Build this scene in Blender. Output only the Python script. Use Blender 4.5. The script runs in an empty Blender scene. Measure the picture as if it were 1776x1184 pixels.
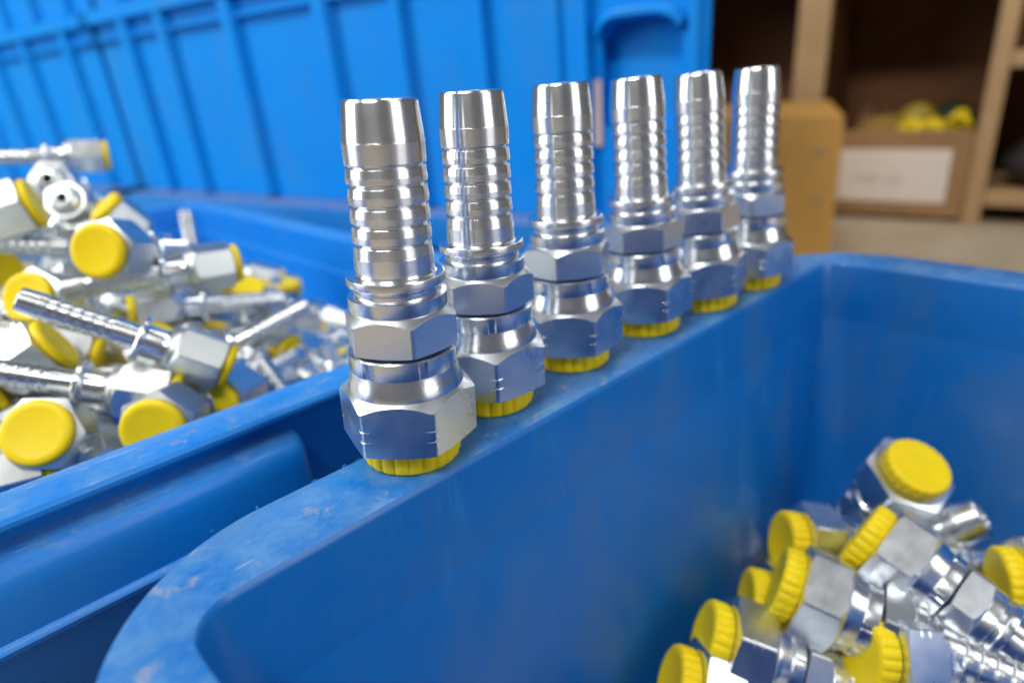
import bpy, bmesh, math, random
from mathutils import Vector, Matrix

# ------------------------------------------------------------------ camera, world, lamps, exposure
SC = bpy.context.scene
COL = SC.collection
MM = 0.001

cam = bpy.data.cameras.new('Camera')
cam_ob = bpy.data.objects.new('Camera', cam)
COL.objects.link(cam_ob)
SC.camera = cam_ob
# world axes in camera space (rows), from the vanishing points of the bin
RW = Matrix(((0.71346739, 0.30393599, -0.63133763),
             (-0.69773599, 0.22554806, -0.67992099),
             (-0.06425548, 0.92560844, 0.37298827)))
cam_ob.matrix_world = Matrix.Translation((0, 0, 0.0865)) @ RW.to_4x4()
cam.sensor_width = 36.0
cam.lens = 36.0 * 1130.0 / 1776.0
cam.clip_start = 0.005
cam.clip_end = 50
cam.dof.use_dof = True
cam.dof.focus_distance = 0.152
cam.dof.aperture_fstop = 6.8
cam.dof.aperture_blades = 0

w = bpy.data.worlds.new('World')
SC.world = w
w.use_nodes = True
w.node_tree.nodes['Background'].inputs[0].default_value = (0.80, 0.83, 0.88, 1)
w.node_tree.nodes['Background'].inputs[1].default_value = 0.155


def area(name, loc, target, sx, sy, watts, color=(1, 1, 1)):
    l = bpy.data.lights.new(name, 'AREA')
    l.shape = 'RECTANGLE'
    l.size = sx
    l.size_y = sy
    l.energy = watts
    l.color = color
    o = bpy.data.objects.new(name, l)
    COL.objects.link(o)
    o.location = loc
    d = Vector(target) - Vector(loc)
    o.rotation_euler = d.to_track_quat('-Z', 'Y').to_euler()
    return o


area('aisle_lamp', (-1.7, 1.6, 1.3), (0.2, 0.35, 0.5), 1.35, 2.3, 74, (1.0, 0.985, 0.95))
area('aisle_lamp', (0.8, -2.35, 1.35), (0.15, 0.15, 0.55), 1.25, 2.4, 40, (1.0, 0.98, 0.96))
area('ceiling_tube_or_fill', (0.35, 0.35, 2.4), (0.35, 0.35, 0.0), 2.4, 0.22, 21, (1.0, 0.99, 0.97))
area('ceiling_tube_or_fill', (-1.2, -0.35, 2.0), (0.8, 0.3, 0.0), 1.3, 0.22, 40, (1.0, 0.97, 0.92))  # added overhead fill, brightens carton, shelf and other camera-facing sides

SC.view_settings.view_transform = 'Standard'
SC.view_settings.look = 'None'
SC.view_settings.exposure = 0.0
SC.view_settings.gamma = 1.0
SC.cycles.use_denoising = True
SC.cycles.max_bounces = 10
SC.cycles.glossy_bounces = 6
SC.cycles.sample_clamp_indirect = 6
SC.cycles.caustics_reflective = True


# ------------------------------------------------------------------ materials
def newmat(name):
    m = bpy.data.materials.new(name)
    m.use_nodes = True
    nt = m.node_tree
    return m, nt, nt.nodes['Principled BSDF']


def N(nt, t, **kw):
    n = nt.nodes.new(t)
    for k, v in kw.items():
        if k.startswith('i_'):
            n.inputs[k[2:].replace('_', ' ')].default_value = v
        else:
            setattr(n, k, v)
    return n


def noise(nt, vec, scale, detail=4, rough=0.55):
    n = N(nt, 'ShaderNodeTexNoise')
    n.inputs['Scale'].default_value = scale
    n.inputs['Detail'].default_value = detail
    n.inputs['Roughness'].default_value = rough
    nt.links.new(vec, n.inputs['Vector'])
    return n.outputs['Fac']


def ramp(nt, fac, a, b, ca=(0, 0, 0, 1), cb=(1, 1, 1, 1)):
    r = N(nt, 'ShaderNodeValToRGB')
    r.color_ramp.elements[0].position = a
    r.color_ramp.elements[0].color = ca
    r.color_ramp.elements[1].position = b
    r.color_ramp.elements[1].color = cb
    nt.links.new(fac, r.inputs['Fac'])
    return r.outputs['Color']


def mix(nt, fac, a, b, blend='MIX'):
    m = N(nt, 'ShaderNodeMix', data_type='RGBA', blend_type=blend)
    for sock, v in ((m.inputs[0], fac), (m.inputs[6], a), (m.inputs[7], b)):
        if hasattr(v, 'is_output'):
            nt.links.new(v, sock)
        else:
            sock.default_value = v
    return m.outputs[2]


def math_(nt, op, a, b):
    m = N(nt, 'ShaderNodeMath', operation=op)
    for sock, v in ((m.inputs[0], a), (m.inputs[1], b)):
        if hasattr(v, 'is_output'):
            nt.links.new(v, sock)
        else:
            sock.default_value = v
    return m.outputs[0]


def mapped(nt, scale=(1, 1, 1), coord='Object'):
    tc = N(nt, 'ShaderNodeTexCoord')
    mp = N(nt, 'ShaderNodeMapping')
    mp.inputs['Scale'].default_value = scale
    nt.links.new(tc.outputs[coord], mp.inputs['Vector'])
    return mp.outputs['Vector']


def bump(nt, bsdf, height, strength, dist):
    b = N(nt, 'ShaderNodeBump')
    b.inputs['Strength'].default_value = strength
    b.inputs['Distance'].default_value = dist
    nt.links.new(height, b.inputs['Height'])
    nt.links.new(b.outputs[0], bsdf.inputs['Normal'])


def plastic(name, base, pale, dust=0.35, top_dust=0.0, rough=0.36, spec=0.3, dcol=(0.22, 0.40, 0.53, 1)):
    """moulded polypropylene: scuffed, a bit chalky, dust where it faces up"""
    m, nt, b = newmat(name)
    v = mapped(nt)
    large = noise(nt, v, 14, 5, 0.6)
    col = mix(nt, ramp(nt, large, 0.35, 0.75), base, [c * 0.86 + p * 0.14 for c, p in zip(base, pale)])
    # vertical rub marks
    vs = mapped(nt, (1, 1, 0.12))
    rub = noise(nt, vs, 170, 5, 0.7)
    col = mix(nt, math_(nt, 'MULTIPLY', ramp(nt, rub, 0.58, 0.80), 0.6 * dust), col, pale)
    # scuffs on surfaces that face up, in cloudy patches
    geo = N(nt, 'ShaderNodeNewGeometry')
    sep = N(nt, 'ShaderNodeSeparateXYZ')
    nt.links.new(geo.outputs['Normal'], sep.inputs[0])
    up = ramp(nt, sep.outputs['Z'], 0.55, 0.95)
    cloud = noise(nt, v, 75, 9, 0.72)
    sc = math_(nt, 'MULTIPLY', ramp(nt, cloud, 0.34, 0.80), up)
    sc = math_(nt, 'MULTIPLY', sc, top_dust)
    col = mix(nt, sc, col, dcol)
    # brown dirt, sparse
    d2 = noise(nt, v, 120, 6, 0.7)
    dirt = math_(nt, 'MULTIPLY', ramp(nt, d2, 0.58, 0.70), math_(nt, 'MULTIPLY', up, min(1.0, top_dust * 1.1)))
    col = mix(nt, dirt, col, (0.38, 0.34, 0.31, 1))
    # scratches along the rim and oily smudges on the walls
    vsc = mapped(nt, (0.12, 1.6, 1.6))
    scr = noise(nt, vsc, 260, 4, 0.7)
    col = mix(nt, math_(nt, 'MULTIPLY', math_(nt, 'MULTIPLY', ramp(nt, scr, 0.64, 0.72), up), min(1.0, top_dust)), col, (0.45, 0.52, 0.58, 1))
    smu = noise(nt, mapped(nt, (1, 1, 0.5)), 24, 6, 0.65)
    col = mix(nt, math_(nt, 'MULTIPLY', ramp(nt, smu, 0.48, 0.76), 0.6 * dust), col, (0.10, 0.15, 0.17, 1))
    # small specks anywhere
    d3 = noise(nt, v, 420, 3, 0.6)
    sp = math_(nt, 'MULTIPLY', ramp(nt, d3, 0.74, 0.79), 0.45 * dust)
    col = mix(nt, sp, col, (0.34, 0.36, 0.36, 1))
    nt.links.new(col, b.inputs['Base Color'])
    rr = N(nt, 'ShaderNodeMapRange')
    rr.inputs['To Min'].default_value = rough - 0.07
    rr.inputs['To Max'].default_value = rough + 0.16
    nt.links.new(cloud, rr.inputs['Value'])
    nt.links.new(rr.outputs[0], b.inputs['Roughness'])
    b.inputs['IOR'].default_value = 1.49
    b.inputs['Specular IOR Level'].default_value = spec
    fine = noise(nt, v, 900, 3, 0.6)
    h = math_(nt, 'ADD', math_(nt, 'MULTIPLY', cloud, 0.5), math_(nt, 'MULTIPLY', fine, 0.25))
    bump(nt, b, h, 0.22, 0.0006)
    return m


BLUE = (0.001, 0.118, 0.43, 1)
PALE = (0.04, 0.27, 0.58, 1)
M_BIN = plastic('blue_bin_plastic', BLUE, PALE, 0.6, 0.55, 0.30, 0.42)
M_BIN2 = plastic('blue_bin_plastic_clean', (0.002, 0.175, 0.62, 1), PALE, 0.3, 0.45, 0.30)
M_LEDGE = plastic('dusty_crate_rim', (0.004, 0.17, 0.55, 1), PALE, 0.5, 1.0, 0.5, 0.2, (0.30, 0.23, 0.17, 1))
M_CRATE = plastic('blue_crate_plastic', (0.001, 0.205, 0.66, 1), (0.02, 0.30, 0.66, 1), 0.3, 0.6, 0.5, 0.07)


def zinc(name, rough, aniso, tint=(0.80, 0.82, 0.84, 1), speck=0.0, line=0.0):
    m, nt, b = newmat(name)
    b.inputs['Metallic'].default_value = 1.0
    v = mapped(nt)
    n1 = noise(nt, v, 130, 4, 0.55)
    col = mix(nt, ramp(nt, n1, 0.25, 0.8), [c * 0.92 for c in tint[:3]] + [1], tint)
    n2 = noise(nt, v, 1500, 3, 0.7)
    n3 = noise(nt, v, 3200, 2, 0.5)
    if speck:
        sp = math_(nt, 'MULTIPLY', ramp(nt, n3, 0.72, 0.78), speck)
        col = mix(nt, sp, col, (0.93, 0.93, 0.93, 1))
    oi = N(nt, 'ShaderNodeObjectInfo')
    col = mix(nt, oi.outputs['Random'], col, [c * 0.90 for c in tint[:3]] + [1])
    nt.links.new(col, b.inputs['Base Color'])
    rr = N(nt, 'ShaderNodeMapRange')
    rr.inputs['From Min'].default_value = 0.3
    rr.inputs['From Max'].default_value = 0.75
    rr.inputs['To Min'].default_value = rough * 0.88
    rr.inputs['To Max'].default_value = rough * 1.18
    nt.links.new(n1, rr.inputs['Value'])
    nt.links.new(rr.outputs[0], b.inputs['Roughness'])
    if aniso:
        b.inputs['Anisotropic'].default_value = aniso
        tg = N(nt, 'ShaderNodeTangent', direction_type='RADIAL', axis='Z')
        nt.links.new(tg.outputs[0], b.inputs['Tangent'])
        b.inputs['Anisotropic Rotation'].default_value = 0.25
    h = n2
    if line:
        vl = mapped(nt, (0.02, 0.02, 1))
        h = math_(nt, 'ADD', math_(nt, 'MULTIPLY', n2, 0.5), math_(nt, 'MULTIPLY', noise(nt, vl, 2600, 2, 0.5), line))
    bump(nt, b, h, 0.22 if not line else 0.08, 0.0001)
    return m


M_TAIL = zinc('zinc_turned', 0.25, 0.8, (0.82, 0.85, 0.88, 1), 0.0, 0.4)
M_NUT = zinc('zinc_hexagon', 0.30, 0.0, (0.80, 0.84, 0.88, 1), 0.7)
M_NUTB = zinc('zinc_hexagon_dimmed', 0.36, 0.0, (0.64, 0.68, 0.69, 1), 0.5)  # darker tint stands in for weaker light on the left heap's nuts
M_TAILB = zinc('zinc_turned_dimmed', 0.28, 0.75, (0.70, 0.73, 0.74, 1), 0.0, 0.4)  # tail tint lowered likewise, dimming the overlit left heap through colour
M_CRIMP = zinc('zinc_crimped', 0.25, 0.5, (0.80, 0.83, 0.87, 1), 0.0)


def yellow(name, c):
    m, nt, b = newmat(name)
    v = mapped(nt)
    n1 = noise(nt, v, 90, 4, 0.6)
    cc = mix(nt, ramp(nt, n1, 0.3, 0.75), [k * 0.84 for k in c[:3]] + [1], c)
    oi = N(nt, 'ShaderNodeObjectInfo')
    cc = mix(nt, math_(nt, 'MULTIPLY', oi.outputs['Random'], 0.7), cc, (c[0] * 0.95, c[1] * 0.86, c[2], 1))
    grime = noise(nt, v, 330, 5, 0.7)
    cc = mix(nt, math_(nt, 'MULTIPLY', ramp(nt, grime, 0.62, 0.76), 0.35), cc, (0.30, 0.22, 0.04, 1))
    nt.links.new(cc, b.inputs['Base Color'])
    b.inputs['Roughness'].default_value = 0.42
    b.inputs['Specular IOR Level'].default_value = 0.3
    b.inputs['Subsurface Weight'].default_value = 0.12
    b.inputs['Subsurface Radius'].default_value = (0.002, 0.0014, 0.0003)
    b.inputs['Subsurface Scale'].default_value = 1.0
    bump(nt, b, noise(nt, v, 700, 3), 0.15, 0.0002)
    return m


M_CAP = yellow('yellow_cap_plastic', (0.82, 0.64, 0.003, 1))


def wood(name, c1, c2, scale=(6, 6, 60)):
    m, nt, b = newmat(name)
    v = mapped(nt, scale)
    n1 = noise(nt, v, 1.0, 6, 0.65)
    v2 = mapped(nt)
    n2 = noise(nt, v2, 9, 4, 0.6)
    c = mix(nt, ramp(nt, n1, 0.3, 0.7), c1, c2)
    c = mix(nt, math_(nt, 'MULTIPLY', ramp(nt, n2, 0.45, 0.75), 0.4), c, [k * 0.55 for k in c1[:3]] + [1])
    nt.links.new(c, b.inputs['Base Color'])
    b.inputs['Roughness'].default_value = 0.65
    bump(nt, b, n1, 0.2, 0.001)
    return m


M_WOOD = wood('pale_shelf_wood', (0.37, 0.235, 0.11, 1), (0.45, 0.30, 0.15, 1), (8, 60, 8))
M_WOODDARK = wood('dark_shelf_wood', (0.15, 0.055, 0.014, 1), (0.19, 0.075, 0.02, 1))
M_BOARD = wood('brown_board', (0.27, 0.155, 0.065, 1), (0.34, 0.20, 0.09, 1), (8, 8, 60))
M_CARTON = wood('carton_board', (0.53, 0.275, 0.055, 1), (0.60, 0.32, 0.07, 1), (30, 30, 4))


def flat(name, c, rough=0.6):
    m, nt, b = newmat(name)
    v = mapped(nt)
    n1 = noise(nt, v, 40, 4, 0.6)
    nt.links.new(mix(nt, n1, [k * 0.88 for k in c[:3]] + [1], c), b.inputs['Base Color'])
    b.inputs['Roughness'].default_value = rough
    return m


M_PAPER = flat('label_paper', (0.72, 0.66, 0.60, 1))
M_INK = flat('faded_ink', (0.42, 0.39, 0.36, 1))
M_TAPE = flat('pinkish_sticker', (0.55, 0.42, 0.38, 1))
M_GREEN = flat('green_plastic', (0.008, 0.028, 0.006, 1))
M_SACK = flat('brown_sack', (0.30, 0.17, 0.03, 1), 0.8)
M_GREY = flat('dark_grey_rubber', (0.03, 0.03, 0.035, 1))
M_STAPLE = flat('carton_staple', (0.25, 0.22, 0.18, 1), 0.4)

m, nt, b = newmat('dusty_concrete')
v = mapped(nt)
n1 = noise(nt, v, 9, 7, 0.65)
n2 = noise(nt, v, 45, 6, 0.7)
c = mix(nt, ramp(nt, n1, 0.3, 0.7), (0.33, 0.26, 0.175, 1), (0.43, 0.35, 0.25, 1))
c = mix(nt, math_(nt, 'MULTIPLY', ramp(nt, n2, 0.5, 0.75), 0.45), c, (0.17, 0.135, 0.10, 1))
nt.links.new(c, b.inputs['Base Color'])
b.inputs['Roughness'].default_value = 0.8
bump(nt, b, n2, 0.3, 0.002)
M_FLOOR = m


# ------------------------------------------------------------------ mesh helpers
def mesh_from(name, verts, faces, mat, sharp=28):
    me = bpy.data.meshes.new(name)
    me.from_pydata(verts, [], faces)
    bm = bmesh.new()
    bm.from_mesh(me)
    bmesh.ops.remove_doubles(bm, verts=bm.verts, dist=1e-6)
    bmesh.ops.recalc_face_normals(bm, faces=bm.faces)
    bm.to_mesh(me)
    bm.free()
    me.materials.append(mat)
    me.polygons.foreach_set('use_smooth', [True] * len(me.polygons))
    me.set_sharp_from_angle(angle=math.radians(sharp))
    me.update()
    return me


def obj(name, me, parent=None, loc=None):
    o = bpy.data.objects.new(name, me)
    COL.objects.link(o)
    if parent is not None:
        o.parent = parent
    if loc is not None:
        o.location = loc
    return o


def empty(name, M=None):
    o = bpy.data.objects.new(name, None)
    COL.objects.link(o)
    o.empty_display_size = 0.01
    if M is not None:
        o.matrix_world = M
    return o


def tag(o, label, cat, group=None):
    o['label'] = label
    o['category'] = cat
    if group:
        o['group'] = group
    return o


def rings(name, rs, mat, closed=False, cap0=False, cap1=False, sharp=28):
    """skin a list of equally long rings of points"""
    n = len(rs[0])
    V = [p for r in rs for p in r]
    F = []
    k = len(rs)
    for i in range(k if closed else k - 1):
        a, b2 = i * n, ((i + 1) % k) * n
        for j in range(n):
            j2 = (j + 1) % n
            F.append((a + j, a + j2, b2 + j2, b2 + j))
    if cap0:
        F.append(tuple(range(n))[::-1])
    if cap1:
        F.append(tuple(range((k - 1) * n, k * n)))
    return mesh_from(name, V, F, mat, sharp)


def lathe(name, prof, mat, n=64, sharp=28, cap0=False, cap1=False):
    rs = []
    for r, z in prof:
        rs.append([(r * MM * math.cos(2 * math.pi * j / n), r * MM * math.sin(2 * math.pi * j / n), z * MM) for j in range(n)])
    return rings(name, rs, mat, False, cap0, cap1, sharp)


def bx(name, x0, x1, y0, y1, z0, z1, mat, bev=0.0, seg=2):
    bm = bmesh.new()
    bmesh.ops.create_cube(bm, size=1)
    for vtx in bm.verts:
        vtx.co = Vector((x0 + (vtx.co.x + .5) * (x1 - x0), y0 + (vtx.co.y + .5) * (y1 - y0), z0 + (vtx.co.z + .5) * (z1 - z0))) * MM
    if bev:
        bmesh.ops.bevel(bm, geom=list(bm.edges), offset=bev * MM, segments=seg, affect='EDGES', profile=0.5)
    me = bpy.data.meshes.new(name)
    bm.to_mesh(me)
    bm.free()
    me.materials.append(mat)
    me.polygons.foreach_set('use_smooth', [True] * len(me.polygons))
    me.set_sharp_from_angle(angle=math.radians(35))
    return me


def wave_edge(x, s):
    return 0.18 * math.sin(x * 0.9 + s) + 0.14 * math.sin(x * 2.3 + 1.7 * s)


# ------------------------------------------------------------------ fitting meshes (mm, axis +Z from the cap face to the hose end)
def hex_angles():
    a = []
    for k in range(6):
        base = 60 * k
        for d in (-1.6, 0.0, 1.6, 6, 12, 18, 24, 30, 36, 42, 48, 54):
            a.append(base + d)
    return sorted(x % 360 for x in a)


HA = hex_angles()


def hex_r(th, af, cut=0.988):
    d = ((th + 30) % 60) - 30           # corner at 0
    r = af / 2 / math.cos(math.radians(30 - abs(d)))
    return min(r, af / 2 / math.cos(math.radians(30)) * cut)


def hexnut(name, af, z0, z1, rtop, rbot, mat, ktop=0.55, kbot=0.5, bore=None, nicks=()):
    """hexagon turned down by a cone at both ends; nicks = heights of small dents on the corners"""
    r0t, r0b = rtop, rbot
    def P(r, th, z):
        return (r * MM * math.cos(math.radians(th)), r * MM * math.sin(math.radians(th)), z * MM)
    rs = []
    if bore:
        rs.append([P(bore, t, z0 + 1.5) for t in HA])
        rs.append([P(bore, t, z0) for t in HA])
    else:
        rs.append([P(rbot * 0.4, t, z0) for t in HA])
    rs.append([P(r0b, t, z0) for t in HA])
    rs.append([P(hex_r(t, af), t, z0 + max(0.02, (hex_r(t, af) - r0b) * kbot)) for t in HA])
    for zn in nicks:
        for dz, depth in ((-0.22, 0), (-0.07, 0.17), (0.07, 0.17), (0.22, 0)):
            ring = []
            for t in HA:
                d = ((t + 30) % 60) - 30
                r = hex_r(t, af)
                if abs(d) < 2:
                    r -= depth
                ring.append(P(r, t, zn + dz))
            rs.append(ring)
    rs.append([P(hex_r(t, af), t, z1 - max(0.02, (hex_r(t, af) - r0t) * ktop)) for t in HA])
    rs.append([P(r0t, t, z1) for t in HA])
    rs.append([P(r0t * 0.6, t, z1) for t in HA])
    return rings(name, rs, mat, False, False, False, 9)


def crimp_mesh(name, mat):
    """collar of the swivel nut: raised band cut by six short slots over a flaring skirt"""
    ang = []
    for k in range(6):
        for d in (-30, -22, -15, -9, -5.2, -3.2, -1.5, 0, 1.5, 3.2, 5.2, 9, 15, 22):
            ang.append(60 * k + d)
    ang = sorted(x % 360 for x in ang)
    prof = [(9.0, 29.5, 0), (11.4, 29.75, 0), (11.8, 29.4, 0), (11.92, 27.8, 0), (12.0, 25.9, 1), (11.95, 25.5, 1), (11.62, 25.25, 0), (11.9, 24.0, 0), (12.35, 22.6, 0), (12.75, 21.2, 0), (12.9, 20.2, 0), (12.9, 18.5, 0)]
    rs = []
    for r, z, isb in prof:
        ring = []
        for t in ang:
            d = ((t + 30) % 60) - 30
            rr = r
            if 25.3 < z < 29.4 and abs(d) < 3.3:
                rr = r - 0.38
            ring.append((rr * MM * math.cos(math.radians(t)), rr * MM * math.sin(math.radians(t)), z * MM))
        rs.append(ring)
    return rings(name, rs, mat, sharp=24)


def cap_mesh(name, mat, R=11.3, zt=5.9, flutes=22, rin=10.2, ztop=8.0, depth=0.42, dish=0.35):
    n = flutes * 6
    prof = [(0.3, dish, 0), (R * 0.62, dish, 0), (R * 0.70, dish * 0.4, 0), (R * 0.78, 0.0, 0), (R * 0.90, 0.05, 0), (R * 0.965, 0.45, 0.5), (R, 1.2, 1), (R, zt - 0.5, 1), (R * 0.97, zt, 0.7), (rin, zt + 0.05, 0), (rin, ztop, 0)]
    rs = []
    for r, z, fl in prof:
        ring = []
        for j in range(n):
            a = 2 * math.pi * j / n
            s = abs(math.sin(a * flutes / 2))
            rr = r - fl * depth * (1 - s ** 0.6)
            ring.append((rr * MM * math.cos(a), rr * MM * math.sin(a), z * MM))
        rs.append(ring)
    return rings(name, rs, mat, cap0=True, cap1=True, sharp=40)


def tail_a():
    p = [(5.4, 62), (5.4, 83.7), (5.7, 84.3), (6.6, 84.5), (7.2, 84.4), (7.4, 84.0), (8.14, 76.2), (8.18, 76.1), (8.18, 71.9), (8.1, 71.6)]
    tops = [71.5, 67.5, 63.2, 59.1, 54.9]
    ends = [67.8, 63.5, 59.4, 55.2]
    for i, t in enumerate(tops):
        p += [(7.35, t - 0.03), (7.35, t - 0.46), (7.92, t - 0.49), (7.97, t - 0.56)]
        if i < 4:
            e = ends[i]
            p += [(8.15, t - 2.2), (8.17, t - 2.28), (8.17, e + 0.12), (8.13, e + 0.03)]
    p += [(8.22, 52.0), (8.25, 51.9), (8.28, 48.2), (8.4, 47.7), (8.7, 47.48)]
    return lathe('hose_tail_profile', p, M_TAIL, 160, 2.9)


def collar_a():
    p = [(8.4, 47.5), (10.05, 47.45), (10.28, 47.32), (10.34, 47.1), (10.34, 45.55), (10.25, 45.42), (9.0, 45.35), (8.95, 45.2), (8.95, 44.3), (9.2, 44.2), (9.2, 43.3), (9.3, 43.1), (10.2, 42.95), (10.5, 42.8), (10.5, 42.6), (10.5, 40.2), (10.4, 39.6), (10.0, 39.0)]
    return lathe('collar_profile', p, M_CRIMP, 72, 20)


def neck_a():
    return lathe('neck_profile', [(8.5, 31), (8.5, 29)], M_NUT, 32)


ME_TAIL = tail_a()
ME_COLLAR = collar_a()
ME_HEXU = hexnut('upper_hexagon', 22.0, 30.4, 40.3, 9.4, 10.5, M_NUT, 0.85, 0.25)
ME_CRIMP = crimp_mesh('crimp', M_CRIMP)
ME_HEXL = hexnut('swivel_hexagon', 27.0, 6.6, 21.0, 12.15, 12.9, M_NUT, 0.85, 0.25, nicks=(11.2, 13.9))
ME_CAP = cap_mesh('fluted_cap', M_CAP, zt=6.2, depth=0.55)
for me_ in (ME_TAIL, ME_COLLAR, ME_HEXU, ME_CRIMP, ME_HEXL, ME_CAP):
    me_.transform(Matrix.Diagonal((1.085, 1.085, 1.0, 1.0)))


def axis_matrix(P, d, spin=0.0):
    z = Vector(d).normalized()
    ref = Vector((0, 0, 1)) if abs(z.z) < 0.9 else Vector((1, 0, 0))
    x = ref.cross(z).normalized()
    y = z.cross(x)
    M = Matrix((x, y, z)).transposed().to_4x4()
    return Matrix.Translation(Vector(P) * MM) @ M @ Matrix.Rotation(math.radians(spin), 4, 'Z')


def fitting_a(P, d, label, group, spin=0, spin_nut=0, spin_cap=0, upright=False):
    if upright:
        z = Vector(d).normalized()
        q = Vector((0, 0, 1)).rotation_difference(z)
        M = Matrix.Translation(Vector(P) * MM) @ q.to_matrix().to_4x4()
    else:
        M = axis_matrix(P, d)
    t = tag(empty('hose_fitting', M), label, 'hose fitting', group)
    obj('hose_tail', ME_TAIL, t)
    obj('collar', ME_COLLAR, t)
    h = obj('body_hexagon', ME_HEXU, t)
    h.rotation_euler.z = math.radians(spin)
    nn = obj('swivel_nut', ME_HEXL, t)
    nn.rotation_euler.z = math.radians(spin_nut)
    obj('crimped_sleeve', ME_CRIMP, nn)
    c = obj('cap', ME_CAP, t)
    c.rotation_euler.z = math.radians(spin_cap)
    return t


# second kind of fitting (left bin): slim tail, one nut, smooth cap
def tail_b():
    p = [(2.3, 40), (2.3, 65.4), (2.7, 66.0), (3.7, 66.0), (4.0, 65.6), (4.35, 60.5), (4.4, 60.4), (4.4, 58.4)]
    z = 58.2
    for i in range(6):
        p += [(3.95, z), (3.95, z - 0.5), (4.1, z - 0.7), (4.42, z - 2.4), (4.42, z - 3.2)]
        z -= 3.4
    p += [(4.4, z), (4.45, 31.2), (5.0, 30.6), (5.0, 29.0)]
    return lathe('slim_tail_profile', p, M_TAILB, 100, 4.2)


def collar_b():
    return lathe('slim_collar_profile', [(4.5, 31.1), (8.0, 31.0), (8.4, 30.6), (8.4, 29.6), (8.0, 29.2), (6.0, 29.0), (5.7, 28.6), (5.7, 24.0), (6.0, 22.4), (6.6, 21.4), (6.6, 20.0)], M_CRIMP, 40, 24)


def shoulder_b():
    return lathe('shoulder_profile', [(6.6, 22.0), (8.0, 21.8), (9.3, 21.2), (10.2, 20.2), (10.6, 19.0), (10.6, 17.5)], M_NUTB, 40, 30)


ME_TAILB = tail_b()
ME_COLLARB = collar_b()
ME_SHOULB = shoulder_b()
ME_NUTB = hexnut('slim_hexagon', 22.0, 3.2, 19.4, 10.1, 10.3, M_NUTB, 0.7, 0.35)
ME_CAPB = cap_mesh('smooth_cap', M_CAP, R=10.3, zt=2.9, flutes=12, rin=8.4, ztop=5.0, depth=0.0, dish=0.22)
ME_SEATB = lathe('cone_seat', [(10.35, 3.4), (9.3, 3.35), (9.0, 2.6), (8.0, 1.2), (6.4, 0.2), (4.6, -0.3), (3.4, -0.4), (2.8, -0.1), (2.7, 0.5), (2.7, 14.0)], M_NUTB, 40, 30)


def slim(me_):
    c_ = me_.copy()
    c_.transform(Matrix.Diagonal((0.80, 0.80, 1.0, 1.0)))
    return c_


SMALL = {k: slim(k) for k in (ME_NUTB, ME_SHOULB, ME_CAPB, ME_SEATB)}


def fitting_b(P, d, label, group, spin=0, capped=True, big=False):
    M = axis_matrix(P, d)
    t = tag(empty('hose_fitting', M), label, 'hose fitting', group)
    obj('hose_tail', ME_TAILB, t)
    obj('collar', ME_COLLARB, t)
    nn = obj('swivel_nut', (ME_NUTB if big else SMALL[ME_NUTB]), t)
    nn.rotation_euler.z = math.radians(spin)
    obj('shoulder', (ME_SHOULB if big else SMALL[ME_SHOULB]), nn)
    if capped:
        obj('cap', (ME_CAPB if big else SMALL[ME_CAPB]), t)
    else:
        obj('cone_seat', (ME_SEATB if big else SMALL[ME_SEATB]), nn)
    return t


# ------------------------------------------------------------------ the setting: floor
fl = obj('floor', mesh_from('floor', [(-6, -6, -0.155), (8, -6, -0.155), (8, 8, -0.155), (-6, 8, -0.155)], [(0, 1, 2, 3)], M_FLOOR))
fl['kind'] = 'structure'


# ------------------------------------------------------------------ bins
def rrect(x0, x1, y0, y1, r, z, n=22, long=24, bow=0.0):
    """rounded rectangle, counter-clockwise, with points along the straight sides"""
    pts = []
    cs = [(x1 - r, y1 - r, 0), (x0 + r, y1 - r, 90), (x0 + r, y0 + r, 180), (x1 - r, y0 + r, 270)]
    for i, (cx, cy, a0) in enumerate(cs):
        for k in range(n + 1):
            a = math.radians(a0 + 90 * k / n)
            pts.append((cx + r * math.cos(a), cy + r * math.sin(a)))
        nx, ny, na = cs[(i + 1) % 4]
        a = math.radians(a0 + 90)
        p = (cx + r * math.cos(a), cy + r * math.sin(a))
        q = (nx + r * math.cos(a), ny + r * math.sin(a))
        for k in range(1, long):
            f = k / long
            s = bow * 4 * f * (1 - f)
            pts.append((p[0] + (q[0] - p[0]) * f - s * math.cos(a), p[1] + (q[1] - p[1]) * f - s * math.sin(a)))
    return [(x * MM, y * MM, z * MM) for x, y in pts]


# near bin: flat 22 mm rim, outer corner radius 36, inner 9
XI0, XI1, YI0, YI1 = 16.5, 304.5, -120.0, 110.3
XO0, XO1, YO0, YO1 = -3.0, 326.5, -142.0, 132.8
prof = []
def inn(o, z, r):
    return rrect(XI0 + o, XI1 - o, YI0 + o, YI1 - o, r, z)
def out(o, z, r):
    return rrect(XO0 + o, XO1 - o, YO0 + o, YO1 - o, r, z)
prof = [out(6.0, -150, 38), out(4.0, -28.2, 41), out(1.6, -28, 43), out(0.4, -27.4, 44), out(0.0, -26.4, 45), out(0, -1.0, 45), out(0.25, -0.35, 45), out(0.9, 0, 44),
        inn(-1.6, 0, 11), inn(-0.7, -0.25, 10.4), inn(-0.15, -0.9, 10), inn(0.15, -2.0, 10), inn(2.0, -25.5, 10), inn(2.2, -27.0, 10), inn(2.9, -29.4, 10),
        inn(10, -90, 14), inn(14, -140, 17), inn(17, -145.5, 20), inn(24, -147, 18), inn(80, -147, 8)]
near_bin = empty('parts_bin', Matrix.Translation((0.16, 0, -0.15)))
body_me = rings('near_bin_body', [[(x - 0.16, y, z + 0.15) for x, y, z in r] for r in prof], M_BIN, cap0=True, cap1=True, sharp=32)
obj('bin_body', body_me, near_bin)
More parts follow.
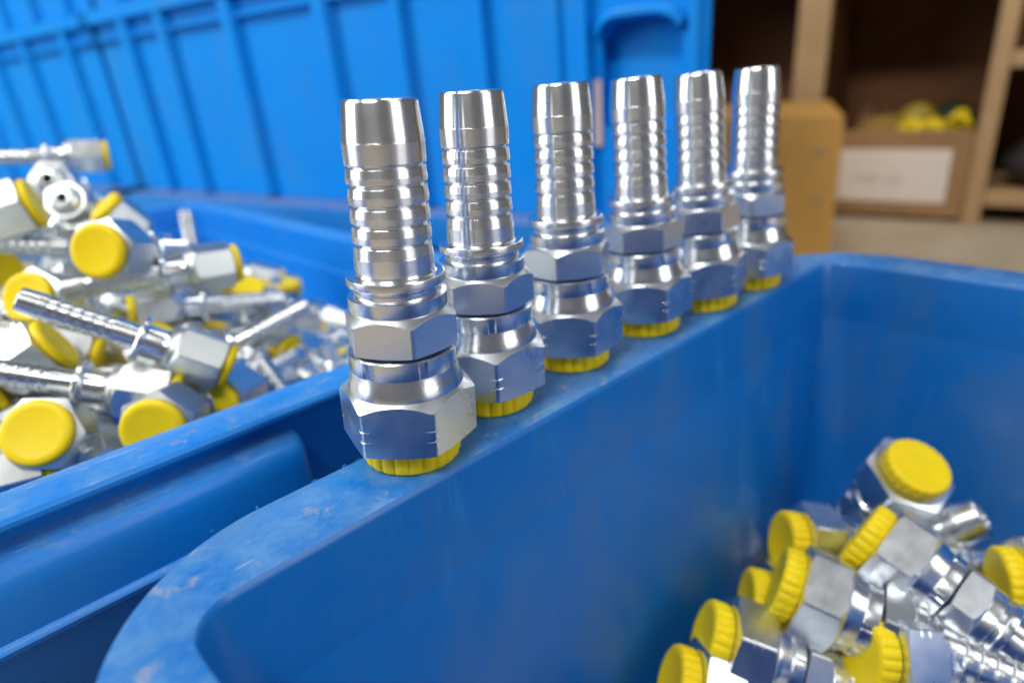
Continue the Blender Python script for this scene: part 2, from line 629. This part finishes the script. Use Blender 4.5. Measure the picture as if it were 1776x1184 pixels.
# soft vertical ribs pressed into the inside of the walls by the corner
def wall_in(z):
    pts = [(-29.4, 2.9), (-90, 10), (-140, 14)]
    for (za, oa), (zb, ob) in zip(pts, pts[1:]):
        if z >= zb:
            return oa + (ob - oa) * (z - za) / (zb - za)
    return 14
def pillar(name, x, y, wd=16, dp=1.3):
    rs = []
    for zz, k in ((-136, 0.0), (-125, 0.6), (-90, 1.0), (-62, 1.0), (-48, 0.7), (-36, 0.15), (-31, 0.0)):
        ring = []
        for q in range(17):
            u = -1 + 2 * q / 16
            ring.append((x + u * wd, y - wall_in(zz) + 0.25 - (dp + 0.25) * k * math.cos(u * math.pi / 2) ** 2, zz))
        ring += [(x + wd, y - wall_in(zz) + 1.5, zz), (x - wd, y - wall_in(zz) + 1.5, zz)]
        rs.append([(a * MM - 0.16, b_ * MM, c_ * MM + 0.15) for a, b_, c_ in ring])
    return rings(name, rs, M_BIN, cap0=True, cap1=True, sharp=60)
for xx in (258, 226):
    obj('wall_rib', pillar('wall_rib', xx, YI1), near_bin)
tag(near_bin, 'nearest blue plastic bin whose wide rim carries the row of six standing fittings', 'bin', 'blue parts bins')

# moulding flash and crumbs along the outer rim edge
random.seed(3)
V, F = [], []
x = 30.0
while x < 300:
    h = random.uniform(0.05, 0.22) * (2.2 if random.random() < 0.10 else 1)
    wd = random.uniform(0.5, 2.0)
    base = len(V)
    y0 = YO1 - 0.3
    V += [(x * MM, y0 * MM, -0.4 * MM), ((x + wd) * MM, y0 * MM, -0.4 * MM), ((x + wd * 0.7) * MM, (y0 + h) * MM, (0.1 + h) * MM), ((x + wd * 0.2) * MM, (y0 + h * 1.3) * MM, (0.1 + h * 0.8) * MM),
          (x * MM, (y0 + 0.5) * MM, -0.7 * MM), ((x + wd) * MM, (y0 + 0.5) * MM, -0.7 * MM)]
    F += [(base, base + 1, base + 2, base + 3), (base + 4, base + 5, base + 2, base + 3), (base, base + 4, base + 3), (base + 1, base + 2, base + 5), (base, base + 1, base + 5, base + 4)]
    x += random.uniform(2.0, 16.0)
fo = obj('moulding_flash', mesh_from('flash', [(a - 0.16, b_, c_ + 0.15) for a, b_, c_ in V], F, M_BIN), near_bin)

# left bin: rounded rim bead, broad grip lip under the rim
LX0, LX1, LY0, LY1 = -330.0, 203.0, 191.5, 640.0
def lin(o, z, r):
    return rrect(LX0 + o, LX1 - o, LY0 + o, LY1 - o, r, z)
lp = [lin(-6, -150, 20), lin(-9.0, -6.5, 20), lin(-9.6, -5.2, 20), lin(-13.0, -4.6, 22), lin(-15.2, -4.0, 24), lin(-15.9, -3.1, 24), lin(-15.9, -2.0, 24), lin(-15.0, -0.9, 23), lin(-12.6, -0.1, 21), lin(-8.0, 0.45, 18), lin(-4.0, 0.2, 16), lin(-1.2, -0.5, 14), lin(0, -2.2, 14),
      lin(1.0, -22, 14), lin(2.2, -23, 14), lin(6, -90, 16), lin(9, -140, 18), lin(18, -147, 16), lin(120, -147, 8)]
left_bin = empty('parts_bin', Matrix.Translation((-0.06, 0.41, -0.15)))
obj('bin_body', rings('left_bin_body', [[(a + 0.06, b_ - 0.41, c_ + 0.15) for a, b_, c_ in r] for r in lp], M_BIN2, cap0=True, cap1=True, sharp=32), left_bin)
def lip_mesh():
    prof = [(186, -9.4), (180.5, -9.4), (176.4, -10.2), (173.8, -12.0), (172.4, -14.6), (171.8, -18), (171.2, -24), (170.8, -28.8), (169.0, -29.2), (168.4, -29.9), (168.8, -31.2), (171, -31.6), (186, -31.6)]
    rs = []
    ends = [(-321, 1.0), (60, 1.0), (65, 0.985), (69, 0.94), (71.5, 0.86), (72.4, 0.72), (72.6, 0.0)]
    for xx, s in ends:
        rs.append([((xx) * MM + 0.06, (186 + (yy - 186) * s if s < 1 else yy) * MM - 0.41, (zz if s >= 1 else -20 + (zz + 20) * (0.35 + 0.65 * s)) * MM + 0.15) for yy, zz in prof])
    return rings('grip_lip', rs, M_BIN2, cap0=True, cap1=False, sharp=42)
obj('grip_lip', lip_mesh(), left_bin)
tag(left_bin, 'larger blue bin at left heaped high with slim capped fittings', 'bin', 'blue parts bins')

# ------------------------------------------------------------------ six fittings standing in a row on the rim
ROW = [((78.6, 124.6, 0.04), (0.0263, -0.0257, 0.9993), -122.2, 8, 17),
       ((111.0, 130.1, 0.04), (0.0112, -0.0109, 0.9999), -130.8, 23, 6),
       ((147.4, 130.6, 0.04), (-0.007, 0.0068, 1.0), -138.7, -13, 27),
       ((185.7, 128.6, 0.04), (-0.033, 0.0323, 0.9989), -145.5, 33, 29),
       ((220.3, 124.9, 0.04), (-0.052, 0.051, 0.997), -150.7, 32, 45),
       ((253.3, 123.2, 0.04), (-0.0235, 0.023, 0.9995), -154.0, 0, 20)]
ORD = ['nearest and largest-looking capped fitting, first of the six standing on the blue rim',
       'second standing fitting from the front of the row on the rim',
       'third standing fitting from the front of the row on the rim',
       'fourth standing fitting from the front, third from the far end of the row',
       'fifth standing fitting, next to last at the far end of the row',
       'farthest standing fitting at the end of the row, before the brown carton']
for i, (P, d, az, su, sl) in enumerate(ROW):
    fitting_a(P, d, ORD[i], 'fittings standing on the bin rim', az + su, az + sl, 13 * i, upright=True)

# ------------------------------------------------------------------ fittings lying in the near bin
PA = [((256.5, 50.2, -61.2), (0.225, 0.427, -0.876), 'fluted-cap fitting on top of the near bin heap, cap facing up at the camera'),
      ((210.2, 55.6, -67.6), (0.021, -0.930, -0.368), 'fitting just below the topmost cap, barbed tail running to the right edge'),
      ((179.6, 70.0, -77.2), (0.333, -0.912, -0.239), 'middle fitting of the near bin heap, its whole barbed tail showing'),
      ((153.1, 81.8, -89.6), (0.526, -0.780, -0.339), 'fitting with edge-on yellow cap at the left edge of the near bin heap'),
      ((178.3, 41.8, -87.8), (0.723, -0.645, -0.247), 'fitting at the bottom edge of the photo with a large tilted yellow cap'),
      ((209.5, 81.5, -86.0), (0.684, -0.703, -0.196), 'fitting half hidden behind the middle one, only its rounded cap top showing'),
      ((190.0, 84.5, -102.5), (0.584, -0.790, -0.189), 'deep fitting by the bin wall with only a small corner of cap showing'),
      ((136.6, 83.6, -98.3), (0.581, -0.733, -0.354), 'fitting cut by the bottom of the photo, nearest the bin wall'),
      ((241.5, 18.0, -88.6), (0.536, -0.841, 0.069), 'fitting cut by the right edge of the photo, ridged cap side on'),
      ((241, 90, -133), (0.326, -0.720, 0.611), 'fitting behind the topmost one, only its plain tail end showing')]
random.seed(11)
for P, d, lab in PA:
    fitting_a(P, d, lab, 'fittings lying in the near bin', random.uniform(0, 60), random.uniform(0, 60), random.uniform(0, 90))
random.seed(5)
for i in range(26):
    x = 100 + 175 * random.random()
    y = 85 - 150 * random.random()
    z = -112 - 22 * random.random() + 0.16 * (x - 190) - (22 if x < 150 else 0)
    z = max(-134, z)
    a = random.uniform(0, 2 * math.pi)
    d = (math.cos(a), math.sin(a), random.uniform(-0.12, 0.12))
    ex, ey = x + 84 * d[0], y + 84 * d[1]
    if not (40 < ex < 285 and -95 < ey < 90):
        d = (-d[0], -d[1], d[2])
        ex, ey = x + 84 * d[0], y + 84 * d[1]
        if not (40 < ex < 285 and -95 < ey < 90):
            continue
    fitting_a((x, y, z), d, 'capped fitting buried under the others at the bottom of the near bin', 'buried fittings in the near bin', random.uniform(0, 60), random.uniform(0, 60))

# ------------------------------------------------------------------ fittings heaped in the left bin
PB = [((13.2, 232.0, -4.5), (0.397, 0.738, -0.545), 'largest smooth yellow cap at the lower left, facing the camera'),
      ((39.7, 212.2, -9.2), (0.621, 0.758, -0.198), 'second lower cap, cut off below by the left bin rim'),
      ((63.9, 229.8, -16.5), (0.798, 0.590, -0.121), 'third cap along the left bin rim, half sunk behind it'),
      ((54.3, 228.4, -8.5), (-0.787, 0.518, 0.333), 'fitting lying left with grey nut just above the rim caps'),
      ((73.0, 228.4, -3.5), (-0.761, 0.359, 0.540), 'long barbed tail rising to upper left across the middle of the heap'),
      ((105.3, 284.8, 19.8), (-0.982, 0.183, 0.038), 'fitting lying level, open tail end left and grey nut right'),
      ((52.1, 277.8, 37.7), (0.699, 0.672, -0.245), 'round yellow cap in the upper middle of the heap, facing the camera'),
      ((30.5, 312.8, 19.2), (0.651, 0.634, -0.418), 'yellow cap at the left edge below mid heap, facing the camera'),
      ((31.9, 273.7, 9.3), (-0.860, 0.245, -0.447), 'fitting with bright white nut face and slanted cap at far left'),
      ((48.6, 340.0, 51.3), (-0.935, 0.289, -0.207), 'fitting with large nut cut by the left edge near the heap top'),
      ((105.4, 446.6, 60.1), (-0.968, 0.234, 0.087), 'topmost fitting lying level on the crest of the left heap'),
      ((74.0, 349.7, 45.0), (0.609, -0.044, -0.792), 'fitting sliding down right below the crest with blazing white nut'),
      ((86.5, 323.0, 22.7), (0.146, 0.683, -0.716), 'yellow cap peeping over the level fitting in the heap'),
      ((121.7, 400.7, -37.7), (0.084, 0.116, 0.990), 'fitting standing upright in the heap, plain tail pointing up'),
      ((63.1, 279.4, 0.2), (0.011, 0.562, -0.827), 'cap arching up behind the long barbed tail'),
      ((63.7, 313.7, 2.0), (0.967, -0.227, -0.115), 'fitting lying level mid heap, tail pointing right'),
      ((68.4, 293.7, -25.0), (0.895, -0.313, 0.317), 'plain tail pointing up to the right at the heap right side'),
      ((104.2, 282.8, -26.1), (0.551, 0.783, 0.288), 'half cap low on the right side of the left heap'),
      ((133.2, 295.1, -34.8), (0.844, 0.506, -0.177), 'small cap nearest the first standing fitting'),
      ((106.1, 216.8, -68.4), (-0.252, 0.436, 0.864), 'short tail poking up just behind the left bin rim'),
      ((150.9, 254.7, -40.3), (-0.907, 0.374, 0.193), 'fitting lying low along the rim toward the first standing fitting'),
      ((121.5, 324.1, -1.8), (0.114, 0.420, -0.900), 'fitting tipped nose down beside the loose cap'),
      ((160.7, 311.1, -39.7), (-0.728, 0.660, 0.187), 'rightmost capped nut of the left heap, half behind the standing row'),
      ((32.0, 374.8, 19.6), (-0.426, 0.890, -0.161), 'cap cut by the left edge of the photo at mid heap'),
      ((-7.9, 357.2, 46.0), (0.951, -0.191, -0.243), 'tail entering from the left edge under the big nut'),
      ((46.2, 291.7, -6.0), (-0.800, 0.440, 0.408), 'side-on cap behind the white nut in the left heap'),
      ((79.7, 369.4, 36.7), (-0.954, 0.283, -0.098), 'cap edge just below the blazing white nut'),
      ((12.3, 278.3, -2.1), (-0.963, 0.154, -0.223), 'sliver of cap at the left edge above the largest cap')]
random.seed(21)
BIG = (0, 1, 2, 6, 7, 8, 9, 23, 27)
for k, (P, d, lab) in enumerate(PB):
    fitting_b(P, d, lab, 'fittings heaped in the left bin', random.uniform(0, 60), True, k in BIG)
fitting_b((61.5, 382.5, 56.7), (0.458, 0.820, -0.342), 'uncapped fitting near the crest, open bore facing the camera, upper one', 'fittings heaped in the left bin', 10, False)
fitting_b((61.6, 363.6, 49.1), (0.458, 0.757, -0.465), 'uncapped fitting near the crest, open bore facing the camera, lower one', 'fittings heaped in the left bin', 35, False)
lc = obj('loose_cap', ME_CAPB)
lc.matrix_world = axis_matrix((142.2, 332.0, -6.0), (-0.12, 0.05, -0.99))
tag(lc, 'loose yellow cap lying edge on at the right of the left heap', 'cap')


def heap(x, y):
    """height of the left heap, mm"""
    h = 0.19 * (y - 215) if y < 440 else 43
    h -= 0.0035 * max(0, x - 30) ** 1.85
    h -= 16
    return max(-125, h)


FILL_LABELS = {21: 'dark recessed fitting between the two lowest caps by the left rim',
               75: 'fitting under the largest cap, touching the left bin rim',
               93: 'fitting glimpsed behind the grey nut of the long barbed tail',
               90: 'fitting glimpsed right of the left-edge cap under the level tail',
               98: 'fitting in the right of the heap just below the upward tail',
               89: 'fitting glimpsed under the long barbed tail near its open end',
               86: 'fitting behind the half-sunk third cap, right of the long tail',
               40: 'hidden-bodied fitting low at the right end of the left heap',
               91: 'fitting showing just left of the upper middle cap, lower one',
               41: 'small shiny fitting beside the half cap at heap right',
               26: 'fitting glimpsed at the left edge below the entering tail',
               77: 'fitting squeezed right of the largest cap',
               33: 'tail showing just left of the upper middle cap, upper one',
               97: 'fitting low at heap right, next to the first standing fitting',
               107: 'fitting tucked left of the loose cap',
               92: 'fitting glimpsed below the level mid-heap fitting',
               105: 'fitting at the far right of the heap against the blue wall',
               81: 'fitting lowest along the rim, just left of the first standing fitting',
               76: 'sliver of fitting at the left edge above the largest cap',
               48: 'fitting behind the small cap at heap right',
               94: 'fitting glimpsed between the two caps at the left edge',
               87: 'fitting glimpsed under the middle of the long barbed tail',
               47: 'fitting touching the outline of the first standing fitting'}
FILL_HIDDEN = {55, 56, 57, 58, 59, 60, 61, 62, 63, 64, 65, 66, 68, 69, 70, 72, 73, 74, 84, 85, 102}     # wholly under the others
rnd = random.Random(77)
n = 0
for layer in (0, 1, 2):
    for gx in range(-40, 196, 26):
        for gy in range(216, 450, 30):
            x = gx + rnd.uniform(-10, 10)
            y = gy + rnd.uniform(-10, 10)
            a = rnd.uniform(0, 2 * math.pi)
            spin = rnd.uniform(0, 60)
            ex, ey = x + 66 * math.cos(a), y + 66 * math.sin(a)
            if ex > 180 or ey < 212 or ey > 600 or x > 178 or y < 212 or (layer == 1 and y > 250) or (layer == 2 and y > 400):
                continue
            dz = (0, 17, -3)[layer]
            z0 = heap(x, y) - 12 - dz
            z1 = heap(ex, ey) - 10 - dz
            if n not in FILL_HIDDEN:
                fitting_b((x, y, z0), Vector((ex - x, ey - y, z1 - z0)), FILL_LABELS.get(n, 'capped fitting half buried among the others in the left heap'), 'buried fittings in the left bin', spin)
            n += 1

# ------------------------------------------------------------------ crates behind (local x along the wall, +y towards the camera)
CA = math.atan2(0.9816, -0.1909)
CM = Matrix.Translation((0.31659, 0.55922, 0)) @ Matrix.Rotation(CA, 4, 'Z')


def prism(name, plan, z0, z1, mat, lean=0.0, bev=0.0):
    """closed footprint (mm) extruded; the +y side leans out by lean at the top"""
    V = [(x * MM, y * MM, z0 * MM) for x, y in plan] + [(x * MM, (y + (lean if y > -1 else 0)) * MM, z1 * MM) for x, y in plan]
    k = len(plan)
    F = [tuple(range(k))[::-1], tuple(range(k, 2 * k))] + [(j, (j + 1) % k, k + (j + 1) % k, k + j) for j in range(k)]
    return mesh_from(name, V, F, mat, 30)


def plan(t0, t1, o, depth=300, skew=0.36):
    return [(t0 - o, o), (t1 + o, o), (t1 + o, -depth), (t0 - o * 0.9 + depth * skew, -depth)]


def crate(t0, t1, zb, zt, ribs, label, right_end=True, rim=True, low_rim=True, hole=None, ro=17, rh=13):
    c_ = empty('stacking_crate', CM @ Matrix.Translation((0, 0, zb * MM)))
    H = zt - zb
    sk = 0.36 if right_end else 0.0
    lean = 7.0 * H / 200
    if hole:
        ha, hb, za, zb_ = hole
        pl = [(t0 + 6 * sk, -6), (t1, -6), (t1, -300), (t0 + 300 * sk, -300)]
        obj('crate_body', prism('crate_body', pl, 0, H - 4, M_CRATE), c_)
        V, F = [], []
        for (ta, tb, z0, z1) in ((t0, ha, 0, H - 4), (hb, t1, 0, H - 4), (ha, hb, 0, za), (ha, hb, zb_, H - 4)):
            k = len(V)
            for zz in (z0, z1):
                yf = lean * zz / H
                V += [(ta * MM, yf * MM, zz * MM), (tb * MM, yf * MM, zz * MM), (tb * MM, -0.0059, zz * MM), ((ta + (6 * sk if ta == t0 else 0)) * MM, -0.0059, zz * MM)]
            F += [(k, k + 1, k + 2, k + 3), (k + 4, k + 5, k + 6, k + 7), (k, k + 1, k + 5, k + 4), (k + 1, k + 2, k + 6, k + 5), (k + 2, k + 3, k + 7, k + 6), (k + 3, k, k + 4, k + 7)]
        obj('crate_wall', mesh_from('crate_wall', V, F, M_CRATE), c_)
    else:
        obj('crate_wall', prism('crate_wall', plan(t0, t1, 0, skew=sk), 0, H - 4, M_CRATE, lean), c_)
    if rim:
        obj('rim', prism('crate_rim', plan(t0, t1, ro, skew=sk), H - rh, H, M_CRATE if rh < 20 else M_LEDGE), c_)
    if low_rim:
        obj('rim_flange', prism('crate_flange', plan(t0, t1, 13, skew=sk), H - 31, H - 28.5, M_CRATE), c_)
    for t, wd, dp in ribs:
        # rib: wedge that follows the lean of the wall
        hh = H - 13
        V = []
        for zz in (2, hh):
            yy = lean * zz / H
            for px, py in ((-wd / 2, -0.5), (-wd / 2 * 0.5, dp), (wd / 2 * 0.5, dp), (wd / 2, -0.5)):
                V.append(((t + px) * MM, (yy + py) * MM, zz * MM))
        F = [(3, 2, 1, 0), (4, 5, 6, 7), (0, 1, 5, 4), (1, 2, 6, 5), (2, 3, 7, 6), (3, 0, 4, 7)]
        obj('rib', mesh_from('rib', V, F, M_CRATE), c_)
    return tag(c_, label, 'crate', 'blue crates stacked behind')


RIBS_MAIN = [(297, 27, 9), (223, 27, 9), (108, 29, 9), (-20, 29, 9), (-104, 18, 8), (-182, 12, 7), (-240, 16, 3), (-265, 8, 7), (-337, 9, 5)]
main_crate = crate(-345, 368, -10, 186, RIBS_MAIN, 'big ribbed blue crate directly behind the standing fittings, with a hand grip', hole=(-329, -275, 62, 127))
crate(380, 1090, -10, 186, [(441, 27, 9), (561, 27, 9), (666, 27, 9), (760, 27, 9), (850, 27, 9), (940, 27, 9)], 'ribbed blue crate at the far left behind the heap of fittings', right_end=False)
crate(-345, 368, 187, 380, [(300, 27, 9), (223, 27, 9), (108, 27, 9), (-20, 27, 9)], 'upper blue crate stacked over the big one, its lower ribs at the top edge')
crate(380, 1090, 187, 380, [(430, 27, 9), (520, 27, 9), (610, 27, 9), (700, 27, 9), (790, 27, 9), (880, 27, 9)], 'upper blue crate at the top left corner above the pale rim', right_end=False)
low = crate(-345, 368, -155, -11, [(-20, 27, 9), (108, 27, 9), (-182, 27, 9), (223, 27, 9)], 'lowest blue crate, dusty rim showing as a ledge under the big one', ro=32, rh=24)
crate(380, 1090, -155, -11, [(441, 27, 9), (561, 27, 9)], 'lowest blue crate at left whose ledge shows behind the heap', right_end=False, ro=32, rh=24)


def grip():
    """hand grip: a rounded hood standing out of the wall, hollow below"""
    rs = []
    nseg = 12
    for yy, s, zz in ((2.0, 1.0, 2), (13.0, 1.0, 1.0), (15.0, 0.98, -0.5), (15.0, 0.95, -3.5), (13.0, 0.92, -5.0), (-4.0, 0.90, -6.0)):
        ring = []
        for k in range(nseg + 1):
            u = -1 + 2 * k / nseg
            dz = -9 * abs(u) ** 5
            ring.append((u * 30 * s, yy - 5 * abs(u) ** 6, zz + dz))
        rs.append(ring)
    V = []
    F = []
    for r in rs:
        V += [((-302 + a * 0.97) * MM, b_ * MM, (131 + c_) * MM) for a, b_, c_ in r]
    k = nseg + 1
    for i in range(len(rs) - 1):
        for j in range(nseg):
            F.append((i * k + j, i * k + j + 1, (i + 1) * k + j + 1, (i + 1) * k + j))
    return mesh_from('hand_grip', V, F, M_CRATE, 50)


obj('hand_grip', grip(), main_crate)
obj('sticker', bx('sticker', -274, -262, 2.4, 4.6, 50, 92, M_TAPE), main_crate)

# ------------------------------------------------------------------ wooden shelf with pigeonholes (same turn as the crates)
SM = Matrix.Translation((1.14094, 0.22574, -0.155)) @ Matrix.Rotation(CA, 4, 'Z')
sh = empty('wooden_shelf', SM)
def sb(name, x0, x1, y0, y1, z0, z1, mat, bev=1.5):
    return obj(name, bx(name, x0, x1, y0, y1, z0, z1, mat, bev, 1), sh)
# z measured from the floor, y to the camera
sb('upright', 218, 262, -18, 0, 0, 560, M_WOOD)
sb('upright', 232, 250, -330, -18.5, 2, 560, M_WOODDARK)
sb('upright', -14, 8, -330, 0.6, 0, 560, M_WOOD)
sb('upright', -330, -308, -330, 0, 0, 560, M_WOOD)
sb('upright', 560, 582, -330, 0, 0, 560, M_WOOD)
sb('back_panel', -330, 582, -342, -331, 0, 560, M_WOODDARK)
sb('shelf_board', -307, -15, -330, -0.5, 212, 233, M_WOOD)
sb('shelf_board', -307, -15, -330, -0.5, 26, 46, M_WOOD)
sb('front_board', 8.6, 217.5, -16, -1.0, 6, 132, M_BOARD)
sb('front_board', 262.5, 559.5, -16, -1.0, 6, 132, M_BOARD)
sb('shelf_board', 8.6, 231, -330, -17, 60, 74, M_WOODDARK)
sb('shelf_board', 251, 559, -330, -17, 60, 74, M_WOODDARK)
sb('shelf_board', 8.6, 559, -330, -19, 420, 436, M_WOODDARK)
sb('top_board', -335, 590, -345, 4, 561, 580, M_WOOD)
lab = sb('paper_label', 33, 180, -0.9, -0.3, 28, 106, M_PAPER, 0)
lab.rotation_euler.y = 0.0
lab['label'] = 'white paper label with a faint grey printed line'
# faint line of print, two words, too faded to read
random.seed(9)
V, F = [], []
def stroke(a0, a1, z0, z1):
    k = len(V)
    for a, z in ((a0, z0), (a1, z0), (a1, z1), (a0, z1)):
        V.append((a * MM, -0.15 * MM, z * MM))
    F.append((k, k + 1, k + 2, k + 3))
for (a, b_) in ((158, 124), (113, 90)):
    x = a
    while x > b_:
        stroke(x, x - 1.1, 56, 65)
        stroke(x, x - 4.0, random.choice((56, 60, 64)), random.choice((57, 61, 65.2)) + 0.3)
        x -= 6.0
ink = obj('printed_line', mesh_from('printed_line', V, F, M_INK), lab)
tag(sh, 'pale wooden pigeonhole shelf standing on the floor at upper right', 'shelf')

# contents of the pigeonholes
def blob(name, cx, cy, cz, rx, ry, rz, mat, seed, label, cat, group):
    bm = bmesh.new()
    bmesh.ops.create_icosphere(bm, subdivisions=3, radius=1)
    rnd = random.Random(seed)
    ph = [rnd.uniform(0, 6.3) for _ in range(6)]
    for vtx in bm.verts:
        p = vtx.co
        k = 1 + 0.10 * math.sin(3 * p.x + ph[0]) + 0.10 * math.sin(4 * p.y + ph[1]) + 0.08 * math.sin(5 * p.z + ph[2])
        vtx.co = Vector((p.x * rx * k, p.y * ry * k, max(-0.8, p.z) * rz * k)) * MM
    me = bpy.data.meshes.new(name)
    bm.to_mesh(me)
    bm.free()
    me.materials.append(mat)
    me.polygons.foreach_set('use_smooth', [True] * len(me.polygons))
    o = obj(name, me)
    o.matrix_world = SM @ Matrix.Translation((cx * MM, cy * MM, cz * MM))
    return tag(o, label, cat, group)
blob('plastic_sack', 125, -110, 106, 62, 60, 42, M_SACK, 1, 'brown slumped sack in the middle pigeonhole of the shelf', 'sack', None)
blob('plastic_sack', 40, -150, 112, 34, 50, 56, M_GREEN, 2, 'dark green bag in the right corner of the middle pigeonhole', 'bag', None)
blob('plastic_sack', 170, -150, 128, 22, 30, 26, flat('pink_foam', (0.20, 0.11, 0.06, 1)), 3, 'small pinkish bundle at the left of the middle pigeonhole', 'bundle', None)
blob('rubber_roll', -110, -70, 86, 80, 60, 50, M_GREY, 4, 'dark grey bundle in the lower right pigeonhole', 'bundle', None)
random.seed(8)
k = 0
for i in range(16):
    x = 20 + 5.6 * i if i < 15 else 30
    z = 133 + (12 if x < 40 else 0) + random.uniform(-3, 3)
    o = obj('loose_cap', ME_CAP)
    o.matrix_world = SM @ Matrix.Translation((x * MM, random.uniform(-44, -30) * MM, z * MM)) @ Matrix.Rotation(random.uniform(0, 3), 4, 'X') @ Matrix.Rotation(random.uniform(0, 3), 4, 'Y')
    tag(o, 'yellow cap heaped behind the front board of the middle pigeonhole', 'cap', 'yellow caps in the shelf')
blob('plastic_sack', 92, -78, 116, 34, 28, 42, flat('olive_film', (0.34, 0.25, 0.02, 1)), 7, 'olive yellow pouch between the sack and the loose caps on the shelf', 'pouch', None)
blob('plastic_sack', 52, -54, 112, 40, 26, 24, flat('yellow_film', (0.55, 0.38, 0.01, 1)), 9, 'flat yellow pouch under the loose caps on the shelf', 'pouch', None)

# ------------------------------------------------------------------ carton in front of the shelf
ct = empty('carton', Matrix.Translation((0.7914, 0.2884, -0.155)) @ Matrix.Rotation(CA + math.radians(13), 4, 'Z'))
HC = 177
def cpart(name, x0, x1, y0, y1, z0, z1, mat=M_CARTON, bev=1.2):
    return obj(name, bx(name, x0, x1, y0, y1, z0, z1, mat, bev, 1), ct)
cpart('carton_side', 0, 160, -4, 0, 0, HC)
cpart('carton_side', 0, 160, -320, -316, 0, HC)
cpart('carton_side', 0.3, 4, -315.8, -4.2, 0, HC - 0.4)
cpart('carton_side', 156, 159.7, -315.8, -4.2, 0, HC - 0.4)
cpart('flap', 0.5, 159.5, -159, -0.4, HC + 0.2, HC + 3.4)
cpart('flap', 0.5, 159.5, -319.6, -160, HC + 0.2, HC + 3.4)
for z in (140, 84):
    cpart('staple', 14, 27, 0.05, 0.9, z, z + 3, M_STAPLE, 0.3)
tag(ct, 'brown cardboard carton beside the farthest standing fitting, in front of the shelf', 'carton')
